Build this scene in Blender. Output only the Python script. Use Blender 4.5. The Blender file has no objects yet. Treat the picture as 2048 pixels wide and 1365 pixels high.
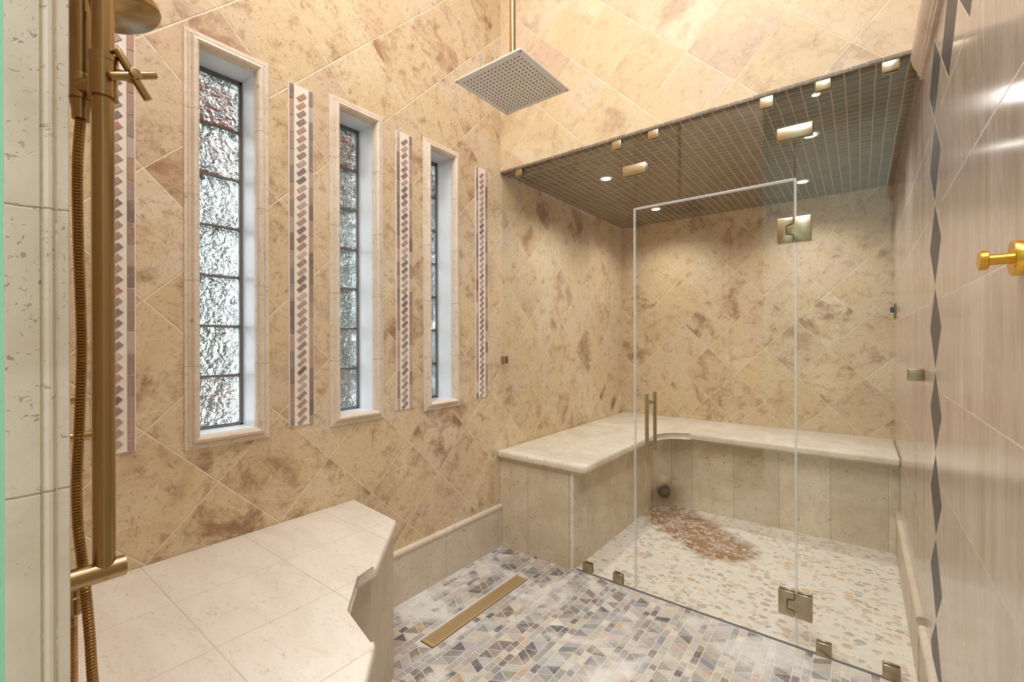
import bpy, bmesh, math, random
from mathutils import Vector, Matrix

# ------------------------------------------------------------------ camera, world, big lights, exposure
SC = bpy.context.scene
COL = SC.collection
R = math.radians
cam_data = bpy.data.cameras.new('camera')
cam_data.sensor_width = 36.0
cam_data.lens = 899.68 / 2048 * 36.0
cam_data.shift_y = -2.5 / 2048
cam_data.clip_start = 0.01
cam = bpy.data.objects.new('camera', cam_data)
COL.objects.link(cam)
cam.matrix_world = (Matrix.Translation((0, 0, 1.22)) @ Matrix.Rotation(R(37.7105), 4, 'Z')
                    @ Matrix.Rotation(R(90), 4, 'X') @ Matrix.Rotation(R(-0.15), 4, 'Z'))
SC.camera = cam

SC.view_settings.view_transform = 'Standard'
SC.view_settings.look = 'None'
SC.view_settings.gamma = 1.0
SC.view_settings.use_curve_mapping = False
SC.view_settings.exposure = 0.07
SC.cycles.max_bounces = 12
SC.cycles.transparent_max_bounces = 24
SC.cycles.sample_clamp_indirect = 6.0

world = bpy.data.worlds.new('daylight')
SC.world = world
world.use_nodes = True
bg = world.node_tree.nodes['Background']
bg.inputs[0].default_value = (0.86, 0.93, 1.0, 1)
bg.inputs[1].default_value = 8.5


def area(name, loc, size, power, col, target=None, shape='DISK', spread=180):
    l = bpy.data.lights.new(name, 'AREA')
    l.shape = shape
    l.size = size
    if shape == 'RECTANGLE':
        l.size, l.size_y = size
    l.energy = power
    l.color = col
    l.spread = R(spread)
    o = bpy.data.objects.new(name, l)
    COL.objects.link(o)
    o.location = loc
    d = (Vector(target) - Vector(loc)) if target else Vector((0, 0, -1))
    o.rotation_euler = d.to_track_quat('-Z', 'Y').to_euler()
    return o


WARM = (0.91, 0.945, 1.0)
area('shower_ceiling_lamp', (-0.75, 0.55, 3.95), 1.1, 54, WARM)
area('bathroom_fill_light', (0.1, -0.85, 3.95), 1.3, 88, (0.91, 0.945, 1.0))  # added unseen fill behind the camera, stands for no known fixture

# ------------------------------------------------------------------ room numbers (metres)
XL, XR, YD, YB, ZC, ZT = -1.698, 0.175, 2.09, 3.833, 2.222, 4.00
YN0, YN1 = 0.0415, 0.080          # the thin wall between bathroom and shower
YG = 2.105                          # glass centre plane
PITCH = 0.397
rng = random.Random(7)


# ------------------------------------------------------------------ shader helpers
def lin(r, g, b):
    f = lambda c: (c / 255 / 12.92) if c / 255 <= 0.04045 else ((c / 255 + 0.055) / 1.055) ** 2.4
    return (f(r), f(g), f(b), 1.0)


class NT:
    def __init__(self, name):
        self.m = bpy.data.materials.new(name)
        self.m.use_nodes = True
        self.t = self.m.node_tree
        self.t.nodes.clear()
        self.out = self.t.nodes.new('ShaderNodeOutputMaterial')

    def n(self, typ, **kw):
        nd = self.t.nodes.new(typ)
        for k, v in kw.items():
            setattr(nd, k, v)
        return nd

    def set(self, sock, v):
        if hasattr(v, 'is_linked') or isinstance(v, bpy.types.NodeSocket):
            self.t.links.new(v, sock)
        elif v is not None:
            sock.default_value = v

    def math(self, op, a, b=None, c=None, clamp=False):
        nd = self.n('ShaderNodeMath', operation=op, use_clamp=clamp)
        self.set(nd.inputs[0], a)
        if b is not None: self.set(nd.inputs[1], b)
        if c is not None: self.set(nd.inputs[2], c)
        return nd.outputs[0]

    def add(self, a, b): return self.math('ADD', a, b)
    def sub(self, a, b): return self.math('SUBTRACT', a, b)
    def mul(self, a, b): return self.math('MULTIPLY', a, b)
    def mn(self, a, b): return self.math('MINIMUM', a, b)
    def mx(self, a, b): return self.math('MAXIMUM', a, b)
    def floor(self, a): return self.math('FLOOR', a)
    def fract(self, a): return self.math('FRACT', a)
    def abs(self, a): return self.math('ABSOLUTE', a)

    def step(self, v, a, b):            # smooth 0..1 as v goes a..b (a may exceed b)
        nd = self.n('ShaderNodeMapRange', interpolation_type='SMOOTHSTEP')
        self.set(nd.inputs[0], v)
        if a <= b:
            nd.inputs[1].default_value, nd.inputs[2].default_value = a, b
            nd.inputs[3].default_value, nd.inputs[4].default_value = 0, 1
        else:
            nd.inputs[1].default_value, nd.inputs[2].default_value = b, a
            nd.inputs[3].default_value, nd.inputs[4].default_value = 1, 0
        return nd.outputs[0]

    def pos(self):
        return self.n('ShaderNodeNewGeometry').outputs['Position']

    def objpos(self):
        return self.n('ShaderNodeTexCoord').outputs['Object']

    def xyz(self, v):
        nd = self.n('ShaderNodeSeparateXYZ')
        self.set(nd.inputs[0], v)
        return nd.outputs

    def vec(self, x, y, z):
        nd = self.n('ShaderNodeCombineXYZ')
        for i, v in enumerate((x, y, z)):
            self.set(nd.inputs[i], v)
        return nd.outputs[0]

    def vmath(self, op, a, b):
        nd = self.n('ShaderNodeVectorMath', operation=op)
        self.set(nd.inputs[0], a)
        self.set(nd.inputs[1], b)
        return nd.outputs[0]

    def noise(self, v, scale, detail=4, rough=0.55, dist=0.0, col=False):
        nd = self.n('ShaderNodeTexNoise')
        self.set(nd.inputs['Vector'], v)
        nd.inputs['Scale'].default_value = scale
        nd.inputs['Detail'].default_value = detail
        nd.inputs['Roughness'].default_value = rough
        nd.inputs['Distortion'].default_value = dist
        return nd.outputs['Color' if col else 'Fac']

    def voro(self, v, scale, feature='F1', rand=1.0, out='Distance'):
        nd = self.n('ShaderNodeTexVoronoi', feature=feature)
        self.set(nd.inputs['Vector'], v)
        nd.inputs['Scale'].default_value = scale
        nd.inputs['Randomness'].default_value = rand
        return nd.outputs[out]

    def white(self, v):
        nd = self.n('ShaderNodeTexWhiteNoise', noise_dimensions='3D')
        self.set(nd.inputs['Vector'], v)
        return nd.outputs['Value'], nd.outputs['Color']

    def mix(self, f, a, b, mode='MIX'):
        nd = self.n('ShaderNodeMix', data_type='RGBA', blend_type=mode)
        self.set(nd.inputs[0], f)
        self.set(nd.inputs[6], a)
        self.set(nd.inputs[7], b)
        return nd.outputs[2]

    def ramp(self, f, stops, interp='LINEAR'):
        nd = self.n('ShaderNodeValToRGB')
        self.set(nd.inputs[0], f)
        cr = nd.color_ramp
        cr.interpolation = interp
        while len(cr.elements) < len(stops):
            cr.elements.new(0.5)
        for e, (p, c) in zip(cr.elements, stops):
            e.position, e.color = p, c
        return nd.outputs[0]

    def bump(self, h, strength=0.3, dist=0.002, normal=None):
        nd = self.n('ShaderNodeBump')
        nd.inputs['Strength'].default_value = strength
        nd.inputs['Distance'].default_value = dist
        self.set(nd.inputs['Height'], h)
        if normal is not None: self.set(nd.inputs['Normal'], normal)
        return nd.outputs[0]

    def bsdf(self, color, rough=0.5, metal=0.0, normal=None, spec=0.5, **kw):
        b = self.n('ShaderNodeBsdfPrincipled')
        self.set(b.inputs['Base Color'], color)
        self.set(b.inputs['Roughness'], rough)
        self.set(b.inputs['Metallic'], metal)
        self.set(b.inputs['Specular IOR Level'], spec)
        if normal is not None: self.set(b.inputs['Normal'], normal)
        for k, v in kw.items():
            self.set(b.inputs[k.replace('_', ' ')], v)
        self.t.links.new(b.outputs[0], self.out.inputs[0])
        return self.m


# ------------------------------------------------------------------ materials
def stone_colors(N, p, rnd_val, rnd_col, cloud=1.0):
    """mottled gold and rose limestone: tile hue differs tile by tile, brown clouds and fine worm marks"""
    q = N.vmath('ADD', p, N.vmath('SCALE', rnd_col, None) if False else N.vmath('MULTIPLY', rnd_col, (9.0, 9.0, 9.0)))
    base = N.ramp(rnd_val, [(0.0, lin(224, 205, 174)), (0.22, lin(213, 188, 148)), (0.45, lin(220, 201, 173)),
                            (0.68, lin(207, 181, 154)), (0.85, lin(226, 210, 184)), (1.0, lin(205, 176, 146))])
    c1 = N.noise(q, 3.2, 6, 0.62, 0.6)
    base = N.mix(N.step(c1, 0.40, 0.64), base, lin(215, 191, 152))
    # rose and brown clouds
    r2 = N.xyz(rnd_col)
    tone = N.mix(r2[2], lin(150, 112, 82), lin(172, 132, 104))
    th = N.noise(q, 4.5, 9, 0.68, 0.5)
    amt = N.mul(N.step(th, 0.49, 0.66), N.step(r2[1], 0.0, 0.8))
    base = N.mix(N.mul(amt, 0.80 * cloud), base, tone)
    ob = N.noise(q, 15, 8, 0.74, 0.4)
    base = N.mix(N.mul(N.step(ob, 0.50, 0.68), 0.55 * cloud), base, lin(158, 122, 88))
    # fine worm marks and grains
    f = N.noise(q, 62, 6, 0.68, 1.2)
    base = N.mix(N.mul(N.step(f, 0.53, 0.68), 0.45 * cloud), base, lin(132, 98, 68))
    f2 = N.noise(q, 36, 5, 0.66, 0.6)
    base = N.mix(N.mul(N.step(f2, 0.56, 0.70), 0.38), base, lin(234, 219, 192))
    return base, f


def mat_diamond_wall(name, ai, S0, D0, rough=0.38, cloud=1.0):
    N = NT(name)
    p = N.pos()
    x = N.xyz(p)
    a, z = x[ai], x[2]
    wob = N.mul(N.sub(N.noise(p, 9, 2), 0.5), 0.0022)
    s = N.mul(N.sub(N.add(N.add(a, z), wob), S0), 1 / PITCH)
    d = N.mul(N.sub(N.add(N.sub(a, z), wob), D0), 1 / PITCH)
    fs, fd = N.fract(s), N.fract(d)
    e = N.mn(N.mn(fs, N.sub(1.0, fs)), N.mn(fd, N.sub(1.0, fd)))
    e = N.mul(e, PITCH / 1.4142)
    rv, rc = N.white(N.vec(N.floor(s), N.floor(d), 3.3 + ai))
    base, f = stone_colors(N, p, rv, rc, cloud)
    g = N.step(e, 0.0023, 0.0012)
    c = N.mix(N.mul(g, 0.85), base, lin(232, 217, 190))
    h = N.add(N.mul(N.step(e, 0.0008, 0.0040), 1.0), N.mul(f, 0.10))
    return N.bsdf(c, N.add(rough, N.mul(f, 0.2)), normal=N.bump(h, 0.55, 0.002), spec=0.35)


def mat_travertine(name, base=(226, 215, 199), base2=(211, 197, 177), pits=1.0, rough=0.42, joint=None, stain=None, grain=0.36, pscale=70,
                   vein=None, warm=None, wob=0.006, jcol=(150, 128, 104)):
    """cream travertine; joint = list of (axis, pitch, phase, half width)"""
    N = NT(name)
    p = N.pos()
    x = N.xyz(p)
    sc = N.vmath('MULTIPLY', p, vein if vein else (1, 1, 1))
    n1 = N.noise(sc, 7, 5, 0.6, 0.5)
    c = N.mix(N.step(n1, 0.35, 0.68), lin(*base), lin(*base2))
    off = None
    if joint:
        ids = [N.floor(N.mul(N.sub(x[j[0]], j[2]), 1 / j[1])) for j in joint]
        rv, rc = N.white(N.vec(ids[0], ids[1] if len(ids) > 1 else 0.0, 1.7))
        c = N.mix(N.mul(N.sub(rv, 0.0), 0.45), c, lin(*(warm or base2)))
        sc = N.vmath('ADD', sc, N.vmath('MULTIPLY', rc, (5, 5, 5)))
    n2 = N.noise(sc, 42, 4, 0.62, 1.6)
    c = N.mix(N.mul(N.step(n2, 0.52, 0.68), grain), c, lin(172, 148, 122))
    pv = N.noise(sc, pscale, 3, 0.55, 0.9)
    pm = N.noise(sc, 9, 2)
    pit = N.math('MULTIPLY', N.step(pv, 0.625, 0.69), N.mul(N.step(pm, 0.38, 0.58), pits), clamp=True)
    c = N.mix(N.mul(pit, 0.6), c, lin(128, 100, 72))
    if stain:                # brown water stain around and below a point
        dv = N.vmath('MULTIPLY', N.vmath('SUBTRACT', p, stain), (1.0, 1.0, 0.8))
        ln = N.n('ShaderNodeVectorMath', operation='LENGTH')
        N.set(ln.inputs[0], dv)
        dist = N.add(ln.outputs['Value'], N.mul(N.sub(N.noise(p, 16, 5, 0.7), 0.5), 0.16))
        c = N.mix(N.mul(N.step(dist, 0.16, 0.05), 0.75), c, lin(132, 98, 68))
    h = N.sub(N.mul(n2, -0.12), pit)
    if joint:
        w = N.mul(N.sub(N.noise(p, 14, 2), 0.5), wob)
        for ax, pitch, ph, hw in joint:
            fr = N.fract(N.mul(N.sub(N.add(x[ax], w), ph), 1 / pitch))
            e = N.mul(N.mn(fr, N.sub(1.0, fr)), pitch)
            m = N.step(e, hw * 1.6, hw * 0.6)
            c = N.mix(N.mul(m, 0.75), c, lin(*jcol))
            h = N.sub(h, N.mul(m, 1.2))
    return N.bsdf(c, N.add(rough, N.mul(pit, 0.3)), normal=N.bump(h, 0.5, 0.002))


def mat_polished_wall(name):
    """vein-cut, polished taupe tile with a chain of dark diamond tiles"""
    N = NT(name)
    p = N.pos()
    x = N.xyz(p)
    y, z = x[1], x[2]
    Py, Pz = 0.262, 0.260
    ty = N.mul(N.sub(y, 1.138), 1 / Py)
    tz = N.mul(N.sub(z, 0.551), 1 / Pz)
    rv, rc = N.white(N.vec(N.floor(ty), N.floor(tz), 8.8))
    q = N.vmath('ADD', p, N.vmath('MULTIPLY', rc, (6, 6, 6)))
    qs = N.vmath('MULTIPLY', q, (1, 1, 0.11))
    v1 = N.noise(qs, 15, 9, 0.72, 0.5)
    v2 = N.noise(N.vmath('MULTIPLY', q, (1, 1, 0.22)), 34, 8, 0.76, 0.4)
    v3 = N.noise(N.vmath('MULTIPLY', q, (1, 1, 0.35)), 110, 5, 0.75, 0.3)
    c = N.ramp(v1, [(0.30, lin(164, 142, 126)), (0.45, lin(192, 174, 160)), (0.56, lin(206, 191, 178)), (0.70, lin(222, 211, 201))])
    c = N.mix(N.mul(N.step(v2, 0.48, 0.66), 0.45), c, lin(170, 150, 136))
    c = N.mix(N.mul(N.step(v3, 0.55, 0.68), 0.55), c, lin(232, 224, 215))
    bl = N.noise(N.vmath('MULTIPLY', q, (1, 1, 0.45)), 7, 6, 0.7, 0.6)
    c = N.mix(N.mul(N.step(bl, 0.46, 0.66), 0.55), c, lin(224, 216, 208))
    c = N.mix(N.mul(rv, 0.5), c, lin(186, 172, 162))
    # tile joints
    fy, fz = N.fract(ty), N.fract(tz)
    ey = N.mul(N.mn(fy, N.sub(1.0, fy)), Py)
    ez = N.mul(N.mn(fz, N.sub(1.0, fz)), Pz)
    g = N.mx(N.mul(N.step(ez, 0.0019, 0.0011), 0.8), N.mul(N.step(ey, 0.0014, 0.0008), 0.15))
    # the diamond border: beside the glass and along the top
    dy, hz0 = 0.128, 0.2445

    def diamond(u, w):            # u, w in -1..1 -> signed distance like value
        return N.sub(1.0, N.add(N.abs(u), N.abs(w)))
    vv = N.sub(N.mul(N.fract(N.mul(N.sub(z, 1.862), 1 / hz0)), 2.0), 1.0)
    uu = N.mul(N.sub(y, 1.80), 1 / dy)
    dv = diamond(uu, vv)
    inv = N.mul(N.step(z, 1.8625, 1.8615), N.step(N.abs(N.sub(y, 1.80)), 0.1315, 0.1305))
    hy0 = 0.265
    hu = N.sub(N.mul(N.fract(N.add(N.mul(N.sub(y, 1.80), 1 / hy0), 0.5)), 2.0), 1.0)
    hw = N.mul(N.sub(z, 1.978), 1 / 0.119)
    dh = diamond(hu, hw)
    inh = N.mul(N.step(z, 1.8615, 1.8625), N.step(y, 1.9335, 1.9325))
    dd = N.mx(N.add(N.mul(dv, inv), N.mul(N.sub(1.0, inv), -2.0)), N.add(N.mul(dh, inh), N.mul(N.sub(1.0, inh), -2.0)))
    band = N.mx(inv, inh)
    g = N.mul(g, N.sub(1.0, band))
    dm = N.step(dd, 0.0, 0.012)
    slate = N.mix(v2, lin(58, 56, 62), lin(88, 84, 90))
    c = N.mix(dm, c, slate)
    g = N.mx(g, N.mul(N.step(N.abs(dd), 0.026, 0.014), band))
    c = N.mix(g, c, lin(232, 224, 212))
    rough = N.add(0.10, N.add(N.mul(v3, 0.10), N.add(N.mul(g, 0.3), N.mul(dm, 0.28))))
    h = N.sub(N.mul(N.noise(N.vmath('MULTIPLY', q, (1, 1, 0.15)), 60, 2), 0.12), g)
    return N.bsdf(c, rough, normal=N.bump(h, 0.10, 0.001), spec=0.6)


def mat_ceiling_mosaic(name):
    N = NT(name)
    p = N.pos()
    x = N.xyz(p)
    P = 0.0465
    wob = N.mul(N.sub(N.noise(p, 7, 2, col=False), 0.5), 0.006)
    u = N.mul(N.sub(N.add(x[0], wob), -0.0905), 1 / P)
    v = N.mul(N.sub(x[1], 2.135), 1 / P)
    fu, fv = N.fract(u), N.fract(v)
    e = N.mul(N.mn(N.mn(fu, N.sub(1.0, fu)), N.mn(fv, N.sub(1.0, fv))), P)
    rv, rc = N.white(N.vec(N.floor(u), N.floor(v), 2.0))
    q = N.vmath('ADD', p, N.vmath('MULTIPLY', rc, (4, 4, 4)))
    c = N.ramp(rv, [(0, lin(58, 50, 43)), (0.35, lin(74, 62, 52)), (0.6, lin(90, 76, 63)), (0.8, lin(66, 62, 56)), (1, lin(108, 86, 68))])
    vn = N.noise(q, 30, 5, 0.7, 2.5)
    c = N.mix(N.mul(N.step(vn, 0.58, 0.66), 0.35), c, lin(172, 150, 126))
    g = N.step(e, 0.0030, 0.0018)
    c = N.mix(g, c, lin(186, 166, 138))
    h = N.add(N.step(e, 0.001, 0.005), N.mul(vn, 0.1))
    return N.bsdf(c, N.add(0.34, N.mul(g, 0.4)), normal=N.bump(h, 0.5, 0.002))


def mat_pebbles(name):
    N = NT(name)
    p = N.pos()
    x = N.xyz(p)
    q = N.vec(N.mul(x[0], 0.85), N.mul(x[1], 1.15), 0.0)
    q = N.vmath('ADD', q, N.vmath('MULTIPLY', N.vmath('SUBTRACT', N.noise(p, 45, 2, col=True), (0.5, 0.5, 0.5)), (0.012, 0.012, 0)))
    S = 35
    ed = N.voro(q, S, 'DISTANCE_TO_EDGE')
    vc = N.voro(q, S, 'F1', out='Color')
    vd = N.voro(q, S, 'F1')
    cx = N.xyz(vc)
    c = N.ramp(cx[0], [(0, lin(230, 221, 208)), (0.36, lin(224, 214, 199)), (0.48, lin(210, 194, 174)), (0.6, lin(218, 190, 160)),
                       (0.70, lin(194, 178, 164)), (0.78, lin(212, 178, 140)), (0.84, lin(176, 168, 161)), (0.92, lin(230, 224, 215))], 'CONSTANT')
    n = N.noise(p, 80, 4, 0.7, 1.0)
    c = N.mix(N.mul(N.step(n, 0.5, 0.72), 0.4), c, lin(158, 132, 110))
    haze = N.mul(N.step(N.noise(p, 5, 4, 0.6), 0.48, 0.64), 0.35)
    c = N.mix(haze, c, lin(232, 226, 216))
    grout = N.mx(N.step(ed, 0.10, 0.05), N.step(vd, 0.62, 0.70))
    c = N.mix(grout, c, lin(232, 224, 210))
    # rust stain running from the steam outlet
    ax, ay, bx, by = -1.17, 3.24, -0.66, 2.84
    L2 = (bx - ax) ** 2 + (by - ay) ** 2
    t = N.math('MULTIPLY', N.add(N.mul(N.sub(x[0], ax), (bx - ax)), N.mul(N.sub(x[1], ay), (by - ay))), 1 / L2, clamp=True)
    dx = N.sub(N.sub(x[0], ax), N.mul(t, bx - ax))
    dy = N.sub(N.sub(x[1], ay), N.mul(t, by - ay))
    dist = N.math('SQRT', N.add(N.mul(dx, dx), N.mul(dy, dy)))
    dist = N.add(dist, N.mul(N.sub(N.noise(p, 11, 6, 0.72), 0.5), 0.26))
    st = N.mul(N.step(dist, 0.245, 0.15), N.step(N.noise(p, 28, 4, 0.7), 0.22, 0.42))
    # grout and joints take the stain, stones keep some of their own colour
    stone_in = N.mul(N.step(ed, 0.05, 0.12), N.step(cx[1], 0.15, 0.5))
    sc = N.mix(N.noise(p, 30, 3), lin(126, 86, 50), lin(172, 128, 78))
    sm = N.mul(st, N.sub(0.98, N.mul(stone_in, 0.66)))
    c = N.mix(sm, c, sc)
    h = N.add(N.step(ed, 0.0, 0.14), N.mul(n, 0.1))
    return N.bsdf(c, 0.5, normal=N.bump(h, 0.5, 0.0025))


def mat_floor_mosaic(name, grout=False):
    N = NT(name)
    p = N.pos()
    if grout:
        c = N.mix(N.noise(p, 14, 3), lin(222, 216, 208), lin(196, 188, 180))
    else:
        at = N.n('ShaderNodeAttribute', attribute_name='tile_colour').outputs['Color']
        n = N.noise(N.vmath('MULTIPLY', p, (1.0, 0.45, 1)), 60, 5, 0.7, 1.0)
        c = N.mix(N.mul(N.step(n, 0.42, 0.7), 0.45), at, lin(178, 164, 148))
        c = N.mix(N.mul(N.step(N.noise(p, 130, 3, 0.7), 0.55, 0.7), 0.4), c, lin(112, 98, 88))
        c = N.mix(N.mul(N.step(N.noise(p, 170, 2, 0.7), 0.62, 0.72), 0.5), c, lin(224, 218, 208))
    hz = N.noise(p, 2.6, 6, 0.66, 0.8)
    haze = N.mul(N.step(hz, 0.44, 0.62), N.add(0.35, N.mul(N.noise(p, 50, 3, 0.7), 0.9)))
    c = N.mix(haze, c, lin(224, 220, 213))
    return N.bsdf(c, 0.42, normal=N.bump(N.noise(p, 120, 3), 0.25, 0.001))


def mat_strip(name, grout=False):
    N = NT(name)
    p = N.pos()
    if grout:
        return N.bsdf(N.mix(N.noise(p, 40, 3), lin(243, 235, 223), lin(230, 219, 203)), 0.7)
    at = N.n('ShaderNodeAttribute', attribute_name='tile_colour').outputs['Color']
    n = N.noise(p, 55, 5, 0.7, 1.5)
    c = N.mix(N.mul(N.step(n, 0.5, 0.75), 0.5), at, lin(208, 186, 168))
    return N.bsdf(c, 0.48, normal=N.bump(n, 0.3, 0.001))


def mat_metal(name, col, rough=0.28, axis=None, metal=1.0):
    N = NT(name)
    p = N.objpos()
    sv = {'z': (60, 60, 1.2), 'y': (60, 1.2, 60), 'x': (1.2, 60, 60), None: (1, 1, 1)}[axis]
    n = N.noise(N.vmath('MULTIPLY', p, sv), 8, 3)
    c = N.mix(N.mul(n, 0.12), lin(*col), lin(*[min(255, int(k * 0.82)) for k in col]))
    return N.bsdf(c, N.add(rough, N.mul(N.sub(n, 0.5), 0.06)), metal)


def mat_clear_glass(name, tint=(0.972, 0.982, 0.970)):
    """thin architectural pane: tinted see-through plus Fresnel mirror"""
    N = NT(name)
    g = N.n('ShaderNodeNewGeometry')
    dt = N.n('ShaderNodeVectorMath', operation='DOT_PRODUCT')
    N.set(dt.inputs[0], g.outputs['Normal'])
    N.set(dt.inputs[1], g.outputs['Incoming'])
    k = N.math('SUBTRACT', 1.0, N.abs(dt.outputs['Value']), clamp=True)
    f = N.add(0.05, N.mul(N.math('POWER', k, 5.0), 0.9))
    tr = N.n('ShaderNodeBsdfTransparent')
    tr.inputs[0].default_value = (*tint, 1)
    gl = N.n('ShaderNodeBsdfGlossy')
    gl.inputs['Roughness'].default_value = 0.0
    mx = N.n('ShaderNodeMixShader')
    N.set(mx.inputs[0], f)
    N.t.links.new(tr.outputs[0], mx.inputs[1])
    N.t.links.new(gl.outputs[0], mx.inputs[2])
    N.t.links.new(mx.outputs[0], N.out.inputs[0])
    return N.m


def mat_seal(name):
    N = NT(name)
    tr = N.n('ShaderNodeBsdfTransparent')
    b = N.n('ShaderNodeBsdfPrincipled')
    b.inputs['Base Color'].default_value = lin(228, 228, 228)
    b.inputs['Roughness'].default_value = 0.15
    b.inputs['Specular IOR Level'].default_value = 0.8
    mx = N.n('ShaderNodeMixShader')
    mx.inputs[0].default_value = 0.45
    N.t.links.new(tr.outputs[0], mx.inputs[1])
    N.t.links.new(b.outputs[0], mx.inputs[2])
    N.t.links.new(mx.outputs[0], N.out.inputs[0])
    return N.m


def mat_block_glass(name):
    N = NT(name)
    p = N.pos()
    n1 = N.noise(p, 26, 1, 0.4, 1.2)
    n2 = N.noise(p, 60, 1, 0.5, 1.4)
    g = N.n('ShaderNodeBsdfGlass')
    g.inputs['Color'].default_value = (0.97, 0.99, 0.98, 1)
    g.inputs['Roughness'].default_value = 0.0
    g.inputs['IOR'].default_value = 1.45
    N.set(g.inputs['Normal'], N.bump(N.add(n1, N.mul(n2, 0.5)), 1.0, 0.022))
    N.t.links.new(g.outputs[0], N.out.inputs[0])
    return N.m


def mat_plain(name, col, rough=0.6, col2=None, scale=20, bump=0.0, dist=0.002):
    N = NT(name)
    p = N.pos()
    n = N.noise(p, scale, 5, 0.65)
    c = N.mix(n, lin(*col), lin(*(col2 or col)))
    return N.bsdf(c, rough, normal=N.bump(n, bump, dist) if bump else None)


def mat_emit(name, col, strength):
    N = NT(name)
    e = N.n('ShaderNodeEmission')
    e.inputs[0].default_value = (*col, 1)
    e.inputs[1].default_value = strength
    N.t.links.new(e.outputs[0], N.out.inputs[0])
    return N.m


M = {}
M['wall_left'] = mat_diamond_wall('gold limestone, left wall', 1, 1.735, 0.240, cloud=1.25)
M['wall_far'] = mat_diamond_wall('gold limestone, header wall', 0, 1.505, -3.533, cloud=0.6)
M['wall_back'] = mat_diamond_wall('gold limestone, back wall', 0, 0.188, -1.321, cloud=1.15)
M['polished'] = mat_polished_wall('polished vein-cut taupe tile')
M['ceiling_mosaic'] = mat_ceiling_mosaic('brown marble mosaic')
M['pebbles'] = mat_pebbles('flat pebble mosaic')
M['mosaic'] = mat_floor_mosaic('tumbled stone tiles')
M['mosaic_grout'] = mat_floor_mosaic('floor grout', True)
M['strip'] = mat_strip('tumbled mauve stone')
M['strip_grout'] = mat_strip('cream grout', True)
M['trav'] = mat_travertine('cream travertine')
M['bench_top'] = mat_travertine('cream travertine bench top', (228, 218, 204), (216, 203, 187), 0.5, 0.40,
                                [(0, 0.275, -1.39, 0.0011), (1, 0.28, 0.38, 0.0011)], vein=(0.6, 1.6, 1), warm=(222, 211, 197),
                                jcol=(200, 186, 168), wob=0.002, grain=0.2)
M['bench_side'] = mat_travertine('travertine bench riser', (214, 200, 180), (196, 180, 158), 1.0, 0.5, [(0, 0.27, -1.42, 0.001)])
M['riser'] = mat_travertine('steam bench riser', (226, 212, 187), (206, 188, 158), 1.6, 0.5,
                            [(0, 0.27, -1.493, 0.0012), (1, 0.27, 2.25, 0.0012)], warm=(188, 170, 140), wob=0.002, stain=(-1.14, 3.285, 0.06))
M['base'] = mat_travertine('travertine baseboard', (222, 209, 191), (207, 191, 170), 1.0, 0.45, [(1, 0.42, 1.62, 0.001)], wob=0.002)
M['casing'] = mat_travertine('travertine moulding', (230, 216, 199), (219, 201, 180), 0.9, 0.4, [(2, 0.276, 1.136, 0.0009)])
M['jamb'] = mat_travertine('travertine jamb moulding', (218, 203, 186), (196, 179, 158), 1.6, 0.5, [(2, 0.274, 1.0745, 0.0010)], wob=0.010, grain=0.10, pscale=170, warm=(206, 190, 168))
M['moulding'] = mat_travertine('rose travertine moulding', (222, 205, 192), (204, 183, 168), 0.6, 0.4)
M['reveal'] = mat_plain('white marble reveal', (238, 239, 242), 0.35, (226, 228, 232), 16)
M['lead'] = mat_plain('grey window joint', (120, 118, 114), 0.5, (98, 97, 94), 40)
M['block'] = mat_block_glass('wavy glass block')
M['glass'] = mat_clear_glass('clear glass')
M['seal'] = mat_seal('clear vinyl seal')
M['brass'] = mat_metal('brushed antique brass', (166, 140, 98), 0.25, 'z')
M['brass_hose'] = mat_metal('brass hose', (166, 132, 84), 0.30)
M['bronze'] = mat_metal('brushed bronze nickel', (182, 167, 142), 0.28, 'x')
M['gold'] = mat_metal('satin gold', (226, 172, 72), 0.24)
M['nickel'] = mat_metal('brushed nickel', (240, 237, 234), 0.42, 'y', 0.3)
M['dark'] = mat_plain('black rubber', (40, 36, 34), 0.6)
M['steel_dark'] = mat_metal('dull steel', (120, 112, 102), 0.4)
M['green'] = mat_plain('pale green plaster', (150, 205, 172), 0.75, (134, 192, 158), 90, 0.6, 0.003)
M['white'] = mat_plain('white paint', (236, 232, 224), 0.7)
M['bath_wall'] = mat_plain('bathroom plaster', (206, 214, 204), 0.75, (198, 208, 196), 30)
M['lens'] = mat_emit('lit lamp lens', (1.0, 0.95, 0.88), 22)
M['drain'] = mat_metal('champagne brass', (214, 186, 140), 0.40, 'y', 0.6)
M['soffit'] = mat_plain('rust stained wood', (168, 84, 42), 0.7, (116, 54, 28), 30)
M['leaf'] = mat_plain('hedge leaf', (82, 104, 76), 0.5, (40, 58, 42), 8)
M['ground'] = mat_plain('pale gravel', (124, 120, 112), 0.9, (96, 92, 84), 40)
M['edge_stone'] = mat_plain('chipped marble edge', (150, 134, 120), 0.5, (92, 80, 70), 60)


# ------------------------------------------------------------------ mesh helpers
def link(name, bm, mat, parent=None, smooth=None, mats=None):
    me = bpy.data.meshes.new(name)
    bmesh.ops.recalc_face_normals(bm, faces=bm.faces)
    bm.to_mesh(me)
    bm.free()
    for m in (mats or [mat]):
        me.materials.append(m)
    if smooth is not None:
        me.polygons.foreach_set('use_smooth', [True] * len(me.polygons))
        me.set_sharp_from_angle(angle=R(smooth))
    o = bpy.data.objects.new(name, me)
    COL.objects.link(o)
    if parent: o.parent = parent
    return o


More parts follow.
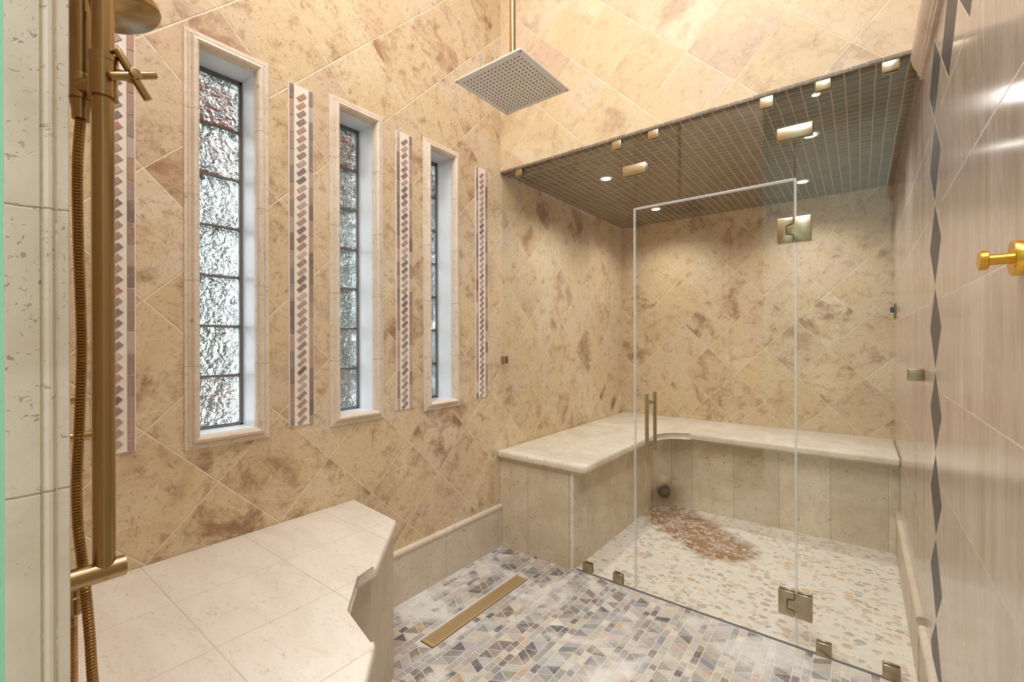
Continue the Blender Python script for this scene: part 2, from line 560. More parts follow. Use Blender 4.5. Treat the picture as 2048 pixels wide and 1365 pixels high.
def box(bm, lo, hi, bev=0.0, seg=2, mi=0):
    vs = [bm.verts.new((x, y, z)) for x in (lo[0], hi[0]) for y in (lo[1], hi[1]) for z in (lo[2], hi[2])]
    idx = [(0, 1, 3, 2), (4, 6, 7, 5), (0, 4, 5, 1), (2, 3, 7, 6), (0, 2, 6, 4), (1, 5, 7, 3)]
    fs = [bm.faces.new([vs[i] for i in f]) for f in idx]
    for f in fs: f.material_index = mi
    if bev:
        es = list({e for f in fs for e in f.edges})
        bmesh.ops.bevel(bm, geom=es, offset=bev, segments=seg, profile=0.5, affect='EDGES')
    return fs


def prism(bm, pts, axis, a, b, bev=0.0, seg=2, bev_caps_only=False):
    """polygon pts (2-d) extruded along axis from a to b; 2-d order: x->(y,z) y->(x,z) z->(x,y)"""
    def mk(p, t):
        return {0: (t, p[0], p[1]), 1: (p[0], t, p[1]), 2: (p[0], p[1], t)}[axis]
    A = [bm.verts.new(mk(p, a)) for p in pts]
    B = [bm.verts.new(mk(p, b)) for p in pts]
    n = len(pts)
    fs = [bm.faces.new(A[::-1]), bm.faces.new(B)]
    cap_edges = list(fs[0].edges) + list(fs[1].edges)
    for i in range(n):
        fs.append(bm.faces.new((A[i], A[(i + 1) % n], B[(i + 1) % n], B[i])))
    if bev:
        es = cap_edges if bev_caps_only else list({e for f in fs for e in f.edges})
        bmesh.ops.bevel(bm, geom=es, offset=bev, segments=seg, profile=0.5, affect='EDGES')
    return fs


def cyl(bm, p0, p1, r0, r1=None, n=32, caps=True, bev=0.0):
    r1 = r0 if r1 is None else r1
    return lathe(bm, p0, p1, [(0, r0), (1, r1)], n, caps, rel=True, bev=bev)


def lathe(bm, p0, p1, prof, n=32, caps=True, rel=True, bev=0.0):
    """profile [(t, r)] along p0->p1; t is a share of the length when rel"""
    p0, p1 = Vector(p0), Vector(p1)
    d = p1 - p0
    L = d.length
    d = d / L
    u = d.orthogonal().normalized()
    w = d.cross(u)
    rings = []
    for t, r in prof:
        c = p0 + d * (t * L if rel else t)
        rings.append([bm.verts.new(c + (u * math.cos(2 * math.pi * i / n) + w * math.sin(2 * math.pi * i / n)) * max(r, 1e-5)) for i in range(n)])
    for a, b in zip(rings, rings[1:]):
        for i in range(n):
            bm.faces.new((a[i], a[(i + 1) % n], b[(i + 1) % n], b[i]))
    if caps:
        f0 = bm.faces.new(rings[0][::-1])
        f1 = bm.faces.new(rings[-1])
        if bev:
            bmesh.ops.bevel(bm, geom=list(f0.edges) + list(f1.edges), offset=bev, segments=2, profile=0.5, affect='EDGES')
    return rings


def tube(bm, pts, rad, n=16, caps=True):
    """rad may be a function of index"""
    pts = [Vector(p) for p in pts]
    rings = []
    up = None
    for i, p in enumerate(pts):
        t = (pts[min(i + 1, len(pts) - 1)] - pts[max(i - 1, 0)]).normalized()
        if up is None:
            up = t.orthogonal().normalized()
        up = (up - t * up.dot(t)).normalized()
        w = t.cross(up)
        r = rad(i) if callable(rad) else rad
        rings.append([bm.verts.new(p + (up * math.cos(2 * math.pi * k / n) + w * math.sin(2 * math.pi * k / n)) * r) for k in range(n)])
    for a, b in zip(rings, rings[1:]):
        for k in range(n):
            bm.faces.new((a[k], a[(k + 1) % n], b[(k + 1) % n], b[k]))
    if caps:
        bm.faces.new(rings[0][::-1])
        bm.faces.new(rings[-1])


def empty(name, loc=(0, 0, 0)):
    o = bpy.data.objects.new(name, None)
    COL.objects.link(o)
    o.empty_display_size = 0.05
    return o


def tag(o, label, cat, group=None, kind=None):
    o['label'], o['category'] = label, cat
    if group: o['group'] = group
    if kind: o['kind'] = kind
    return o


def struct(o, label=None):
    o['kind'] = 'structure'
    if label: o['label'] = label
    return o


def grid_wall(bm, ucuts, vcuts, holes, mk, front, back):
    """slab with rectangular holes; mk(u, v, depth) -> xyz"""
    def solid(i, j):
        if i < 0 or j < 0 or i >= len(ucuts) - 1 or j >= len(vcuts) - 1: return False
        uc, vc = (ucuts[i] + ucuts[i + 1]) / 2, (vcuts[j] + vcuts[j + 1]) / 2
        return not any(h[0] < uc < h[1] and h[2] < vc < h[3] for h in holes)
    cache = {}

    def V(i, j, d):
        k = (i, j, d)
        if k not in cache: cache[k] = bm.verts.new(mk(ucuts[i], vcuts[j], d))
        return cache[k]
    for i in range(len(ucuts) - 1):
        for j in range(len(vcuts) - 1):
            if not solid(i, j): continue
            for d in (front, back):
                bm.faces.new((V(i, j, d), V(i + 1, j, d), V(i + 1, j + 1, d), V(i, j + 1, d)))
            for di, dj, a, b in ((-1, 0, (i, j), (i, j + 1)), (1, 0, (i + 1, j), (i + 1, j + 1)),
                                 (0, -1, (i, j), (i + 1, j)), (0, 1, (i, j + 1), (i + 1, j + 1))):
                if not solid(i + di, j + dj):
                    bm.faces.new((V(*a, front), V(*b, front), V(*b, back), V(*a, back)))


# ------------------------------------------------------------------ shell
WIN = [(0.492, 0.752), (0.988, 1.246), (1.483, 1.734)]     # outer edges of the casings
WZ0, WZ1, CW = 0.869, 2.220, 0.037
openings = [(a + CW - 0.008, b - CW + 0.008, WZ0 + CW - 0.008, WZ1 - CW + 0.008) for a, b in WIN]
uc = sorted({YN0, YB} | {v for o in openings for v in o[:2]})
vc = sorted({0.0, ZT} | {v for o in openings for v in o[2:]})
bm = bmesh.new()
grid_wall(bm, uc, vc, openings, lambda u, v, d: (d, u, v), XL, XL - 0.22)
struct(link('wall_left', bm, M['wall_left']))

bm = bmesh.new(); box(bm, (XR, YN0, 0), (XR + 0.12, YB + 0.12, ZT)); struct(link('wall_right', bm, M['polished']))
bm = bmesh.new(); box(bm, (XL - 0.22, YB, 0), (XR, YB + 0.12, ZC + 0.12)); struct(link('wall_back', bm, M['wall_back']))
bm = bmesh.new(); box(bm, (XL, YD, ZC), (XR, YD + 0.10, ZT)); struct(link('wall_header', bm, M['wall_far']))
bm = bmesh.new()
fs = box(bm, (XL, YN0, 0), (-0.622, YN1, ZT))
for f in bm.faces:
    if f.normal.y < 0: f.material_index = 1
bm.normal_update()
for f in bm.faces:
    f.material_index = 1 if f.calc_center_median().y < YN0 + 1e-4 else 0
struct(link('wall_near', bm, None, mats=[M['wall_far'], M['green']]))
bm = bmesh.new(); box(bm, (XL, YD + 0.10, ZC), (XR, YB, ZC + 0.1)); struct(link('ceiling_steam_room', bm, M['ceiling_mosaic']))
bm = bmesh.new(); box(bm, (XL, YN0, ZT), (XR, YD + 0.1, ZT + 0.1)); struct(link('ceiling', bm, M['white']))
# underside of the header carries the same mosaic
bm = bmesh.new(); box(bm, (XL, YD - 0.003, ZC - 0.010), (XR, YD + 0.10, ZC), 0.002)
struct(link('ceiling_header_soffit', bm, M['ceiling_mosaic']))
bm = bmesh.new()
k = XL
while k < XR - 0.01:
    w = min(0.0465, XR - k)
    dz = rng.uniform(-0.0015, 0.0015)
    box(bm, (k + 0.0015, YD - 0.006 + rng.uniform(-0.001, 0.001), ZC - 0.009 + dz), (k + w - 0.0015, YD - 0.002, ZC + 0.004 + dz), 0.0012, 1)
    k += 0.0465
struct(link('trim_8', bm, M['edge_stone']))['label'] = 'row of chipped stone mosaic edges along the glass header'

# bathroom behind the camera
bm = bmesh.new()
for lo, hi in (((XL - 0.22, -2.62, 0), (XL - 0.10, YN0, ZT)), ((2.0, -2.62, 0), (2.12, YN1, ZT))):
    box(bm, lo, hi)
struct(link('wall_bathroom_sides', bm, M['bath_wall']))
bm = bmesh.new(); box(bm, (XL - 0.10, -2.62, 0), (2.0, -2.5, ZT)); struct(link('wall_bathroom_rear', bm, M['bath_wall']))
bm = bmesh.new(); box(bm, (XR, YN0 - 0.04, 0), (2.0, YN0, ZT)); struct(link('wall_bathroom_front', bm, M['bath_wall']))
bm = bmesh.new(); box(bm, (XL - 0.22, -2.62, ZT), (2.12, YN0, ZT + 0.1)); struct(link('ceiling_bathroom', bm, M['white']))
bm = bmesh.new(); box(bm, (XL - 0.22, -2.62, -0.1), (2.12, YN0, 0)); struct(link('floor_bathroom', bm, M['trav']))

# floors
bm = bmesh.new(); box(bm, (XL, YG - 0.012, -0.1), (XR, YB, 0.0)); struct(link('floor_steam_room', bm, M['pebbles']))


def inset_poly(pts, d):
    n = len(pts)
    area2 = sum(pts[i][0] * pts[(i + 1) % n][1] - pts[(i + 1) % n][0] * pts[i][1] for i in range(n))
    if area2 < 0: pts = pts[::-1]
    ln = []
    for i in range(n):
        a, b = Vector(pts[i]), Vector(pts[(i + 1) % n])
        t = (b - a)
        if t.length < 1e-6: return None
        t.normalize()
        nn = Vector((-t.y, t.x))
        ln.append((a + nn * d, t))
    out = []
    for i in range(n):
        p, t = ln[i - 1]
        q, s = ln[i]
        den = t.x * s.y - t.y * s.x
        if abs(den) < 1e-6: out.append(q.copy()); continue
        kx = ((q.x - p.x) * s.y - (q.y - p.y) * s.x) / den
        out.append(p + t * kx)
    n2 = sum(out[i].x * out[(i + 1) % n].y - out[(i + 1) % n].x * out[i].y for i in range(n))
    return out if n2 > 1e-5 else None


def tiles_mesh(name, polys, mk, h, mat, parent=None, bev=0.0008, gap=0.0021):
    """polys: [(pts2d, rgb)]; each becomes a small raised tile with a chamfer and its own stone colour"""
    verts, faces, cols = [], [], []
    for pts, col in polys:
        a = inset_poly(pts, gap)
        b = inset_poly(pts, gap + bev)
        if not a or not b: continue
        n = len(a)
        o = len(verts)
        verts += [mk(p.x, p.y, 0) for p in a] + [mk(p.x, p.y, h - bev) for p in a] + [mk(p.x, p.y, h) for p in b]
        for i in range(n):
            j = (i + 1) % n
            faces.append((o + i, o + j, o + n + j, o + n + i))
            faces.append((o + n + i, o + n + j, o + 2 * n + j, o + 2 * n + i))
            cols += [col, col]
        faces.append(tuple(o + 2 * n + i for i in range(n)))
        cols.append(col)
    me = bpy.data.meshes.new(name)
    me.from_pydata(verts, [], faces)
    at = me.attributes.new('tile_colour', 'FLOAT_COLOR', 'FACE')
    at.data.foreach_set('color', [c for col in cols for c in col])
    me.materials.append(mat)
    o = bpy.data.objects.new(name, me)
    COL.objects.link(o)
    if parent: o.parent = parent
    return o


def jit(col, a=10):
    k = rng.uniform(-a, a)
    return lin(*[max(0, min(255, c + k + rng.uniform(-4, 4))) for c in col])


FLOOR_COLS = [((202, 189, 172), 18), ((184, 171, 156), 18), ((164, 155, 146), 15), ((214, 203, 186), 10), ((168, 167, 164), 13),
              ((140, 141, 142), 10), ((98, 100, 103), 8), ((138, 126, 117), 8), ((190, 158, 124), 3), ((112, 101, 94), 6), ((184, 177, 173), 8)]
FC = [c for c, w in FLOOR_COLS for _ in range(w)]
FD = [(98, 100, 103), (112, 101, 94), (138, 126, 117), (140, 141, 142), (124, 108, 98)]
polys = []
DR = (-1.412, -1.338, 1.212, 1.860)       # drain opening in the floor


def clip_drain(pts):
    cx = sum(p[0] for p in pts) / len(pts)
    cy = sum(p[1] for p in pts) / len(pts)
    return DR[0] - 0.004 < cx < DR[1] + 0.004 and DR[2] - 0.004 < cy < DR[3] + 0.004


x0, y0, y1 = XL - 0.01, YN0, YG - 0.014
band, zig = 0.0550, 0.0587
per = band + zig
k0 = math.floor((x0 + 0.654) / per) - 1
wander = lambda y, s: 0.006 * math.sin(y * 3.1 + s) + 0.004 * math.sin(y * 7.3 + 2 * s)
kk = k0
while True:
    bx = -0.654 + kk * per
    if bx > XR: break
    # two columns of small bricks
    for c in range(2):
        xa, xb = bx + c * band / 2, bx + (c + 1) * band / 2
        yy = y0 - rng.uniform(0, 0.05)
        while yy < y1:
            ln_ = rng.choice((0.034, 0.042, 0.05, 0.038))
            t1, t2 = rng.uniform(-0.003, 0.003), rng.uniform(-0.003, 0.003)
            ye = min(yy + ln_, y1)
            if ye - yy > 0.01:
                polys.append(([(xa, yy), (xb, yy + t1), (xb, ye + t2 if ye < y1 else ye), (xa, ye)], jit(rng.choice(FC))))
            yy = ye + 0.0
    pick = (lambda: rng.choice(FC if bx > -0.95 or rng.random() > 0.35 else FD))
    # zigzag of triangles and rhombs
    xa, xb = bx + band, bx + per
    a, b = y0 - 0.03, y0 - 0.05
    while min(a, b) < y1:
        r_ = rng.random()
        if r_ < 0.30:
            sl = rng.uniform(0.032, 0.046)
            na, nb = a + sl, b + sl + rng.uniform(-0.004, 0.004)
            polys.append(([(xa, a), (xb, b), (xb, min(nb, y1)), (xa, min(na, y1))], jit(pick())))
            a, b = na, nb
        elif a <= b:
            na = a + rng.uniform(0.040, 0.054) + max(0, b - a) * 0.4
            if rng.random() < 0.5:
                m = 0.5
                mx_, my_ = (xa + xb) / 2, (b + (a + na) / 2) / 2
                polys.append(([(xa, a), (xb, b), (xa, min(na, y1))], jit(pick())))
            else:
                polys.append(([(xa, a), (xb, b), (xa, min(na, y1))], jit(pick())))
            a = na
        else:
            nb = b + rng.uniform(0.040, 0.054) + max(0, a - b) * 0.4
            polys.append(([(xa, a), (xb, b), (xb, min(nb, y1))], jit(pick())))
            b = nb
    kk += 1
polys = [(pts, c) for pts, c in polys if all(p[0] > x0 - 0.02 and p[0] < XR + 0.03 for p in pts) and not clip_drain(pts)
         and max(p[1] for p in pts) <= y1 + 0.004]
flr = bmesh.new()
grid_wall(flr, sorted({XL, XR, DR[0], DR[1]}), sorted({YN0, y1 + 0.002, DR[2], DR[3]}), [(DR[0], DR[1], DR[2], DR[3])],
          lambda u, v, d: (u, v, d), -0.0012, -0.10)
fl = struct(link('floor', flr, M['mosaic_grout']))
tiles_mesh('floor_tiles', polys, lambda x, y, h: (min(max(x, XL), XR), y, h - 0.0012), 0.0016, M['mosaic'], fl)

bm = bmesh.new(); box(bm, (-1.192, YG - 0.013, -0.001), (XR - 0.02, YG - 0.005, 0.0045), 0.001, 1)
struct(link('trim_3', bm, M['lead']))['label'] = 'grey sealant line along the foot of the glass'

# ------------------------------------------------------------------ baseboards, mouldings
def base_profile_x(x_in, x_out, z1):
    s = 1 if x_out > x_in else -1
    t = abs(x_out - x_in)
    return [(x_in, 0.0), (x_out - s * 0.004, 0.0), (x_out - s * 0.004, z1 - 0.025), (x_out, z1 - 0.022), (x_out + s * 0.001, z1 - 0.016), (x_out + s * 0.0005, z1 - 0.009),
            (x_out - s * 0.003, z1 - 0.003), (x_out - s * 0.008, z1), (x_in, z1)]


bm = bmesh.new(); prism(bm, base_profile_x(XL, XL + 0.020, 0.246), 1, 1.00, YD - 0.019); struct(link('baseboard_left', bm, M['base'], smooth=40))
bm = bmesh.new(); prism(bm, base_profile_x(XR, XR - 0.020, 0.240), 1, 0.35, YD - 0.02); struct(link('baseboard_right', bm, M['base'], smooth=40))
bm = bmesh.new(); prism(bm, base_profile_x(XR, XR - 0.020, 0.246), 1, YG + 0.012, 3.34); struct(link('baseboard_steam_room', bm, M['base'], smooth=40))

prof = [(XR, 2.112), (XR - 0.010, 2.112), (XR - 0.010, 2.124), (XR - 0.016, 2.130), (XR - 0.016, 2.140), (XR - 0.022, 2.150),
        (XR - 0.030, 2.170), (XR - 0.034, 2.190), (XR - 0.032, 2.206), (XR - 0.026, 2.220), (XR, 2.220)]
bm = bmesh.new(); prism(bm, prof, 1, 0.35, YD - 0.004)
struct(link('trim_1', bm, M['moulding'], smooth=30))['label'] = 'rose travertine ledge moulding along the top of the polished wall'

# door jamb moulding in the left foreground
jp = [(-0.624, 0.0418), (-0.6205, 0.0418), (-0.620, 0.0430), (-0.620, 0.0640), (-0.6225, 0.0660), (-0.6205, 0.0675), (-0.6190, 0.0700),
      (-0.6190, 0.0725), (-0.6225, 0.0755), (-0.6210, 0.0775), (-0.6205, 0.0840), (-0.6215, 0.0850), (-0.640, 0.0850), (-0.640, 0.0805), (-0.624, 0.0805)]
bm = bmesh.new(); prism(bm, jp, 2, 0.0, ZT - 0.01)
struct(link('trim_2', bm, M['jamb'], smooth=30))['label'] = 'pitted cream travertine doorway moulding in the left foreground'

# ------------------------------------------------------------------ windows
casing_prof = [(-0.004, -0.02), (-0.004, 0.012), (0.0, 0.019), (0.006, 0.022), (0.013, 0.020), (0.018, 0.013), (0.0195, 0.010), (0.022, 0.012),
               (0.0245, 0.012), (0.0265, 0.009), (0.0275, 0.007), (0.035, 0.007), (CW, 0.005), (CW, -0.02)]
for i, (ya, yb) in enumerate(WIN):
    w = struct(empty('window_%d' % (i + 1)))
    iy0, iy1, iz0, iz1 = ya + CW, yb - CW, WZ0 + CW, WZ1 - CW
    # four mitred moulding lengths
    for side in range(4):
        bm = bmesh.new()
        A, B = [], []
        for o, h in casing_prof:
            c = {0: ((iy0 - o, iz0 - o), (iy0 - o, iz1 + o)), 1: ((iy0 - o, iz1 + o), (iy1 + o, iz1 + o)),
                 2: ((iy1 + o, iz1 + o), (iy1 + o, iz0 - o)), 3: ((iy1 + o, iz0 - o), (iy0 - o, iz0 - o))}[side]
            A.append(bm.verts.new((XL + h, *c[0])))
            B.append(bm.verts.new((XL + h, *c[1])))
        n = len(A)
        for j in range(n):
            bm.faces.new((A[j], A[(j + 1) % n], B[(j + 1) % n], B[j]))
        bm.faces.new(A[::-1]); bm.faces.new(B)
        link(('side_casing', 'head_casing', 'side_casing', 'sill_casing')[side], bm, M['casing'] if side in (0, 2) else M['trav_w'] if 'trav_w' in M else M['casing'], w, 35)
    # reveal lining
    t = 0.008
    xo, xi = XL - 0.135, XL - 0.004
    bm = bmesh.new(); box(bm, (xo, iy0 - t, iz0 - t), (xi, iy0, iz1 + t)); link('side_reveal', bm, M['reveal'], w)
    bm = bmesh.new(); box(bm, (xo, iy1, iz0 - t), (xi, iy1 + t, iz1 + t)); link('side_reveal', bm, M['reveal'], w)
    bm = bmesh.new(); box(bm, (xo, iy0, iz1), (xi, iy1, iz1 + t)); link('head_reveal', bm, M['reveal'], w)
    bm = bmesh.new(); box(bm, (xo, iy0, iz0 - t), (xi, iy1, iz0)); link('sill', bm, M['reveal'], w)
    # metal frame and glass blocks
    fx0, fx1 = XL - 0.205, XL - 0.127
    fw = 0.010
    bm = bmesh.new()
    box(bm, (fx0, iy0 - t, iz0 - t), (fx1, iy0 + 0.004, iz1 + t)); box(bm, (fx0, iy1 - fw, iz0 - t), (fx1, iy1 + t, iz1 + t))
    box(bm, (fx0, iy0, iz1 - fw), (fx1, iy1, iz1 + t)); box(bm, (fx0, iy0, iz0 - t), (fx1, iy1, iz0 + fw * 0.6))
    z0, z1 = iz0 + fw * 0.6, iz1 - fw
    ph = (z1 - z0) / 7
    for j in range(1, 7):
        box(bm, (fx0 + 0.006, iy0, z0 + j * ph - 0.0035), (fx1 - 0.005, iy1 - 0.004, z0 + j * ph + 0.0035))
    link('frame', bm, M['lead'], w)
    for j in range(7):
        bm = bmesh.new()
        box(bm, (fx0 + 0.004, iy0 + 0.0045, z0 + j * ph + 0.004), (fx1 - 0.003, iy1 - fw - 0.0005, z0 + (j + 1) * ph - 0.004), 0.008, 3)
        link('glass_block', bm, M['block'], w, 60)

# ------------------------------------------------------------------ vertical mosaic borders
SCOL = [((172, 146, 134), 8), ((158, 134, 124), 8), ((146, 120, 112), 6), ((184, 160, 148), 6), ((178, 140, 122), 5), ((140, 122, 118), 4), ((126, 106, 100), 3), ((194, 174, 162), 4)]
SCC = [c for c, w_ in SCOL for _ in range(w_)]
SZ0, SZ1 = 0.894, 2.193
s_lab = ['mauve stone mosaic border behind the brass shower rail', 'mauve stone mosaic border between the first and second windows',
         'mauve stone mosaic border between the second and third windows', 'mauve stone mosaic border nearest the glass enclosure']
for i, (ya, yb) in enumerate([(0.2745, 0.3725), (0.824, 0.922), (1.3185, 1.4145), (1.8625, 1.964)]):
    r = tag(empty('mosaic_border'), s_lab[i], 'mosaic border', 'mosaic borders on the window wall')
    bm = bmesh.new(); box(bm, (XL - 0.002, ya, SZ0), (XL + 0.0035, yb, SZ1), 0.001, 1)
    link('grout_bed', bm, M['strip_grout'], r)
    cw = 0.021
    W_ = yb - ya
    for ca, cb in ((ya + 0.002, ya + cw), (yb - cw, yb - 0.002)):
        polys = []
        z = SZ1 + rng.uniform(0, 0.04)
        while z > SZ0:
            zt, zb = min(z, SZ1 - 0.001), max(z - 0.0635, SZ0 + 0.001)
            if zt - zb > 0.012:
                polys.append(([(ca, zb), (cb, zb + rng.uniform(-.002, .002) * (zb > SZ0 + .002)), (cb, zt), (ca, zt)], jit(rng.choice(SCC), 8)))
            z -= 0.0635
        tiles_mesh('edge_tiles', polys, lambda y, z, h: (XL + 0.0035 + h, y, z), 0.0025, M['strip'], r, 0.001, 0.0012)
    polys = []
    yc = (ya + yb) / 2
    z = SZ0 + 0.02
    hw, hh, an = 0.0198, 0.0086, R(44)
    while z < SZ1 - 0.016:
        pts = []
        for sx, sy in ((-1, -1), (1, -1), (1, 1), (-1, 1)):
            px, py = sx * hw + rng.uniform(-.001, .001), sy * hh + rng.uniform(-.001, .001)
            pts.append((yc + px * math.cos(an) - py * math.sin(an), z + px * math.sin(an) + py * math.cos(an)))
        polys.append((pts, jit(rng.choice(SCC), 10)))
        z += 0.03175
    tiles_mesh('slanted_tiles', polys, lambda y, z, h: (XL + 0.0035 + h, y, z), 0.0025, M['strip'], r, 0.001, 0.0004)

# ------------------------------------------------------------------ front bench
bench = tag(empty('shower_bench'), 'cream travertine bench with a zigzag front edge below the windows', 'bench')
BZ = 0.548
outer = [(XL + 0.002, 1.098), (-1.372, 1.066), (-1.133, 0.807), (-1.140, 0.735), (-1.014, 0.622), (-0.856, 0.608), (-0.700, 0.455), (-0.668, YN1 + 0.002), (XL + 0.002, YN1 + 0.002)]
bm = bmesh.new(); prism(bm, outer, 2, BZ - 0.035, BZ, 0.011, 3)
link('seat_slab', bm, M['bench_top'], bench, 40)
inner = [(XL + 0.002, 1.060), (-1.345, 1.030), (-1.172, 0.815), (-1.172, 0.722), (-1.035, 0.592), (-0.885, 0.575), (-0.735, 0.44), (-0.70, YN1 + 0.002), (XL + 0.002, YN1 + 0.002)]
bm = bmesh.new(); prism(bm, inner, 2, 0.0, BZ - 0.035, 0.0)
link('base', bm, M['bench_side'], bench)

# ------------------------------------------------------------------ steam room bench
sb = tag(empty('steam_bench'), 'L-shaped cream stone bench inside the glass steam room', 'bench')
SZ = 0.567
fil = []
cx, cy, rr = -0.93, 3.035, 0.185
for j in range(9):
    t = R(180 - j * 90 / 8)
    fil.append((cx + rr * math.cos(t), cy + rr * math.sin(t)))
slab = [(XL + 0.002, YD - 0.048), (-1.155, YD - 0.048), (-1.125, YD - 0.04), (-1.113, YD - 0.015)] + fil + [(XR - 0.0006, 3.215), (XR - 0.0006, YB - 0.0006), (XL + 0.002, YB - 0.0006)]
bm = bmesh.new(); prism(bm, slab, 2, SZ - 0.042, SZ, 0.014, 3)
link('seat_slab', bm, M['trav'], sb, 40)
bm = bmesh.new()
lip = [(XL + 0.002, YD - 0.030), (-1.165, YD - 0.030), (-1.150, YD - 0.02), (-1.145, YD)] + [(p[0] - 0.03 if j < 5 else p[0] - 0.015, p[1] + 0.025) for j, p in enumerate(fil)] + [(XR - 0.0006, 3.25), (XR - 0.0006, YB - 0.0006), (XL + 0.002, YB - 0.0006)]
prism(bm, lip, 2, SZ - 0.056, SZ - 0.042, 0.004, 2)
link('nosing_strip', bm, M['riser'], sb, 40)
base = [(XL + 0.002, YD - 0.016), (-1.2, YD - 0.016), (-1.2, 3.235), (-1.085, 3.34), (XR - 0.0006, 3.34), (XR - 0.0006, YB - 0.0006), (XL + 0.002, YB - 0.0006)]
bm = bmesh.new(); prism(bm, base, 2, 0.0, SZ - 0.056)
link('riser', bm, M['riser'], sb)
bm = bmesh.new(); box(bm, (-1.216, YD - 0.021, 0.002), (-1.1955, YD - 0.008, SZ - 0.056), 0.003)
link('corner_trim', bm, M['trav'], sb)

# steam outlet on the slanted panel
so = tag(empty('steam_outlet'), 'round dull steel steam outlet low on the inner bench corner', 'steam outlet')
nrm = Vector((0.105, -0.115, 0)).normalized()
c0 = Vector((-1.1425, 3.2875, 0.112))
bm = bmesh.new(); lathe(bm, c0 - nrm * 0.004, c0 + nrm * 0.03, [(0, 0.046), (0.35, 0.046), (0.45, 0.041), (0.95, 0.040), (1.0, 0.037)], 40)
link('body', bm, M['steel_dark'], so, 40)
bm = bmesh.new(); lathe(bm, c0 + nrm * 0.026, c0 + nrm * 0.0315, [(0, 0.0362), (0.95, 0.0362), (1.0, 0.033)], 40)
link('dark_ring', bm, M['dark'], so, 40)
bm = bmesh.new(); lathe(bm, c0 + nrm * 0.03, c0 + nrm * 0.036, [(0, 0.029), (0.8, 0.029), (1.0, 0.026)], 40)
link('cap', bm, M['steel_dark'], so, 40)

# ------------------------------------------------------------------ glass enclosure
TH = 0.005


def clamp(parent, x, z, w=0.05, h=0.05, name='clamp'):
    bm = bmesh.new()
    box(bm, (x - w / 2, YG - TH - 0.010, z - h / 2), (x + w / 2, YG - TH, z + h / 2), 0.003)
    box(bm, (x - w / 2, YG + TH, z - h / 2), (x + w / 2, YG + TH + 0.010, z + h / 2), 0.003)
    return link(name, bm, M['bronze'], parent, 35)


XA, XB = -0.866, -0.204            # door edges
ZD = 1.853                          # door head
lp = tag(empty('fixed_glass_screen'), 'left fixed glass panel notched over the stone bench', 'glass screen', 'fixed glass screens')
bm = bmesh.new()
prism(bm, [(XL + 0.002, SZ + 0.002), (-1.105, SZ + 0.002), (-1.105, SZ - 0.06), (-1.192, SZ - 0.06), (-1.192, 0.004), (XA - 0.002, 0.004), (XA - 0.002, ZC - 0.012), (XL + 0.002, ZC - 0.012)], 1, YG - TH, YG + TH)
link('pane', bm, M['glass'], lp)
clamp(lp, -1.565, 2.196); clamp(lp, -0.957, 2.194)
clamp(lp, -1.128, 0.027); clamp(lp, -0.958, 0.027)
clamp(lp, XL + 0.016, 1.10, 0.03, 0.045, 'wall_clamp')

tp = tag(empty('glass_transom'), 'glass transom pane above the steam room door', 'glass transom')
bm = bmesh.new(); prism(bm, [(XA + 0.001, ZD + 0.008), (XB - 0.001, ZD + 0.008), (XB - 0.001, ZC - 0.012), (XA + 0.001, ZC - 0.012)], 1, YG - TH, YG + TH)
link('pane', bm, M['glass'], tp)
clamp(tp, -0.771, 2.197); clamp(tp, -0.300, 2.193)
clamp(tp, XA, 2.046, 0.118, 0.05, 'joining_clamp'); clamp(tp, XB + 0.001, 2.042, 0.122, 0.05, 'joining_clamp')

rp = tag(empty('fixed_glass_screen'), 'tall right fixed glass panel meeting the polished wall', 'glass screen', 'fixed glass screens')
bm = bmesh.new(); prism(bm, [(XB + 0.003, 0.004), (XR - 0.021, 0.004), (XR - 0.021, 0.243), (XR - 0.002, 0.243), (XR - 0.002, ZC - 0.012), (XB + 0.003, ZC - 0.012)], 1, YG - TH, YG + TH)
link('pane', bm, M['glass'], rp)
clamp(rp, -0.109, 2.200); clamp(rp, 0.089, 2.200)
clamp(rp, -0.112, 0.026); clamp(rp, 0.087, 0.026)
clamp(rp, XR - 0.022, 1.094, 0.042, 0.042, 'wall_clamp')

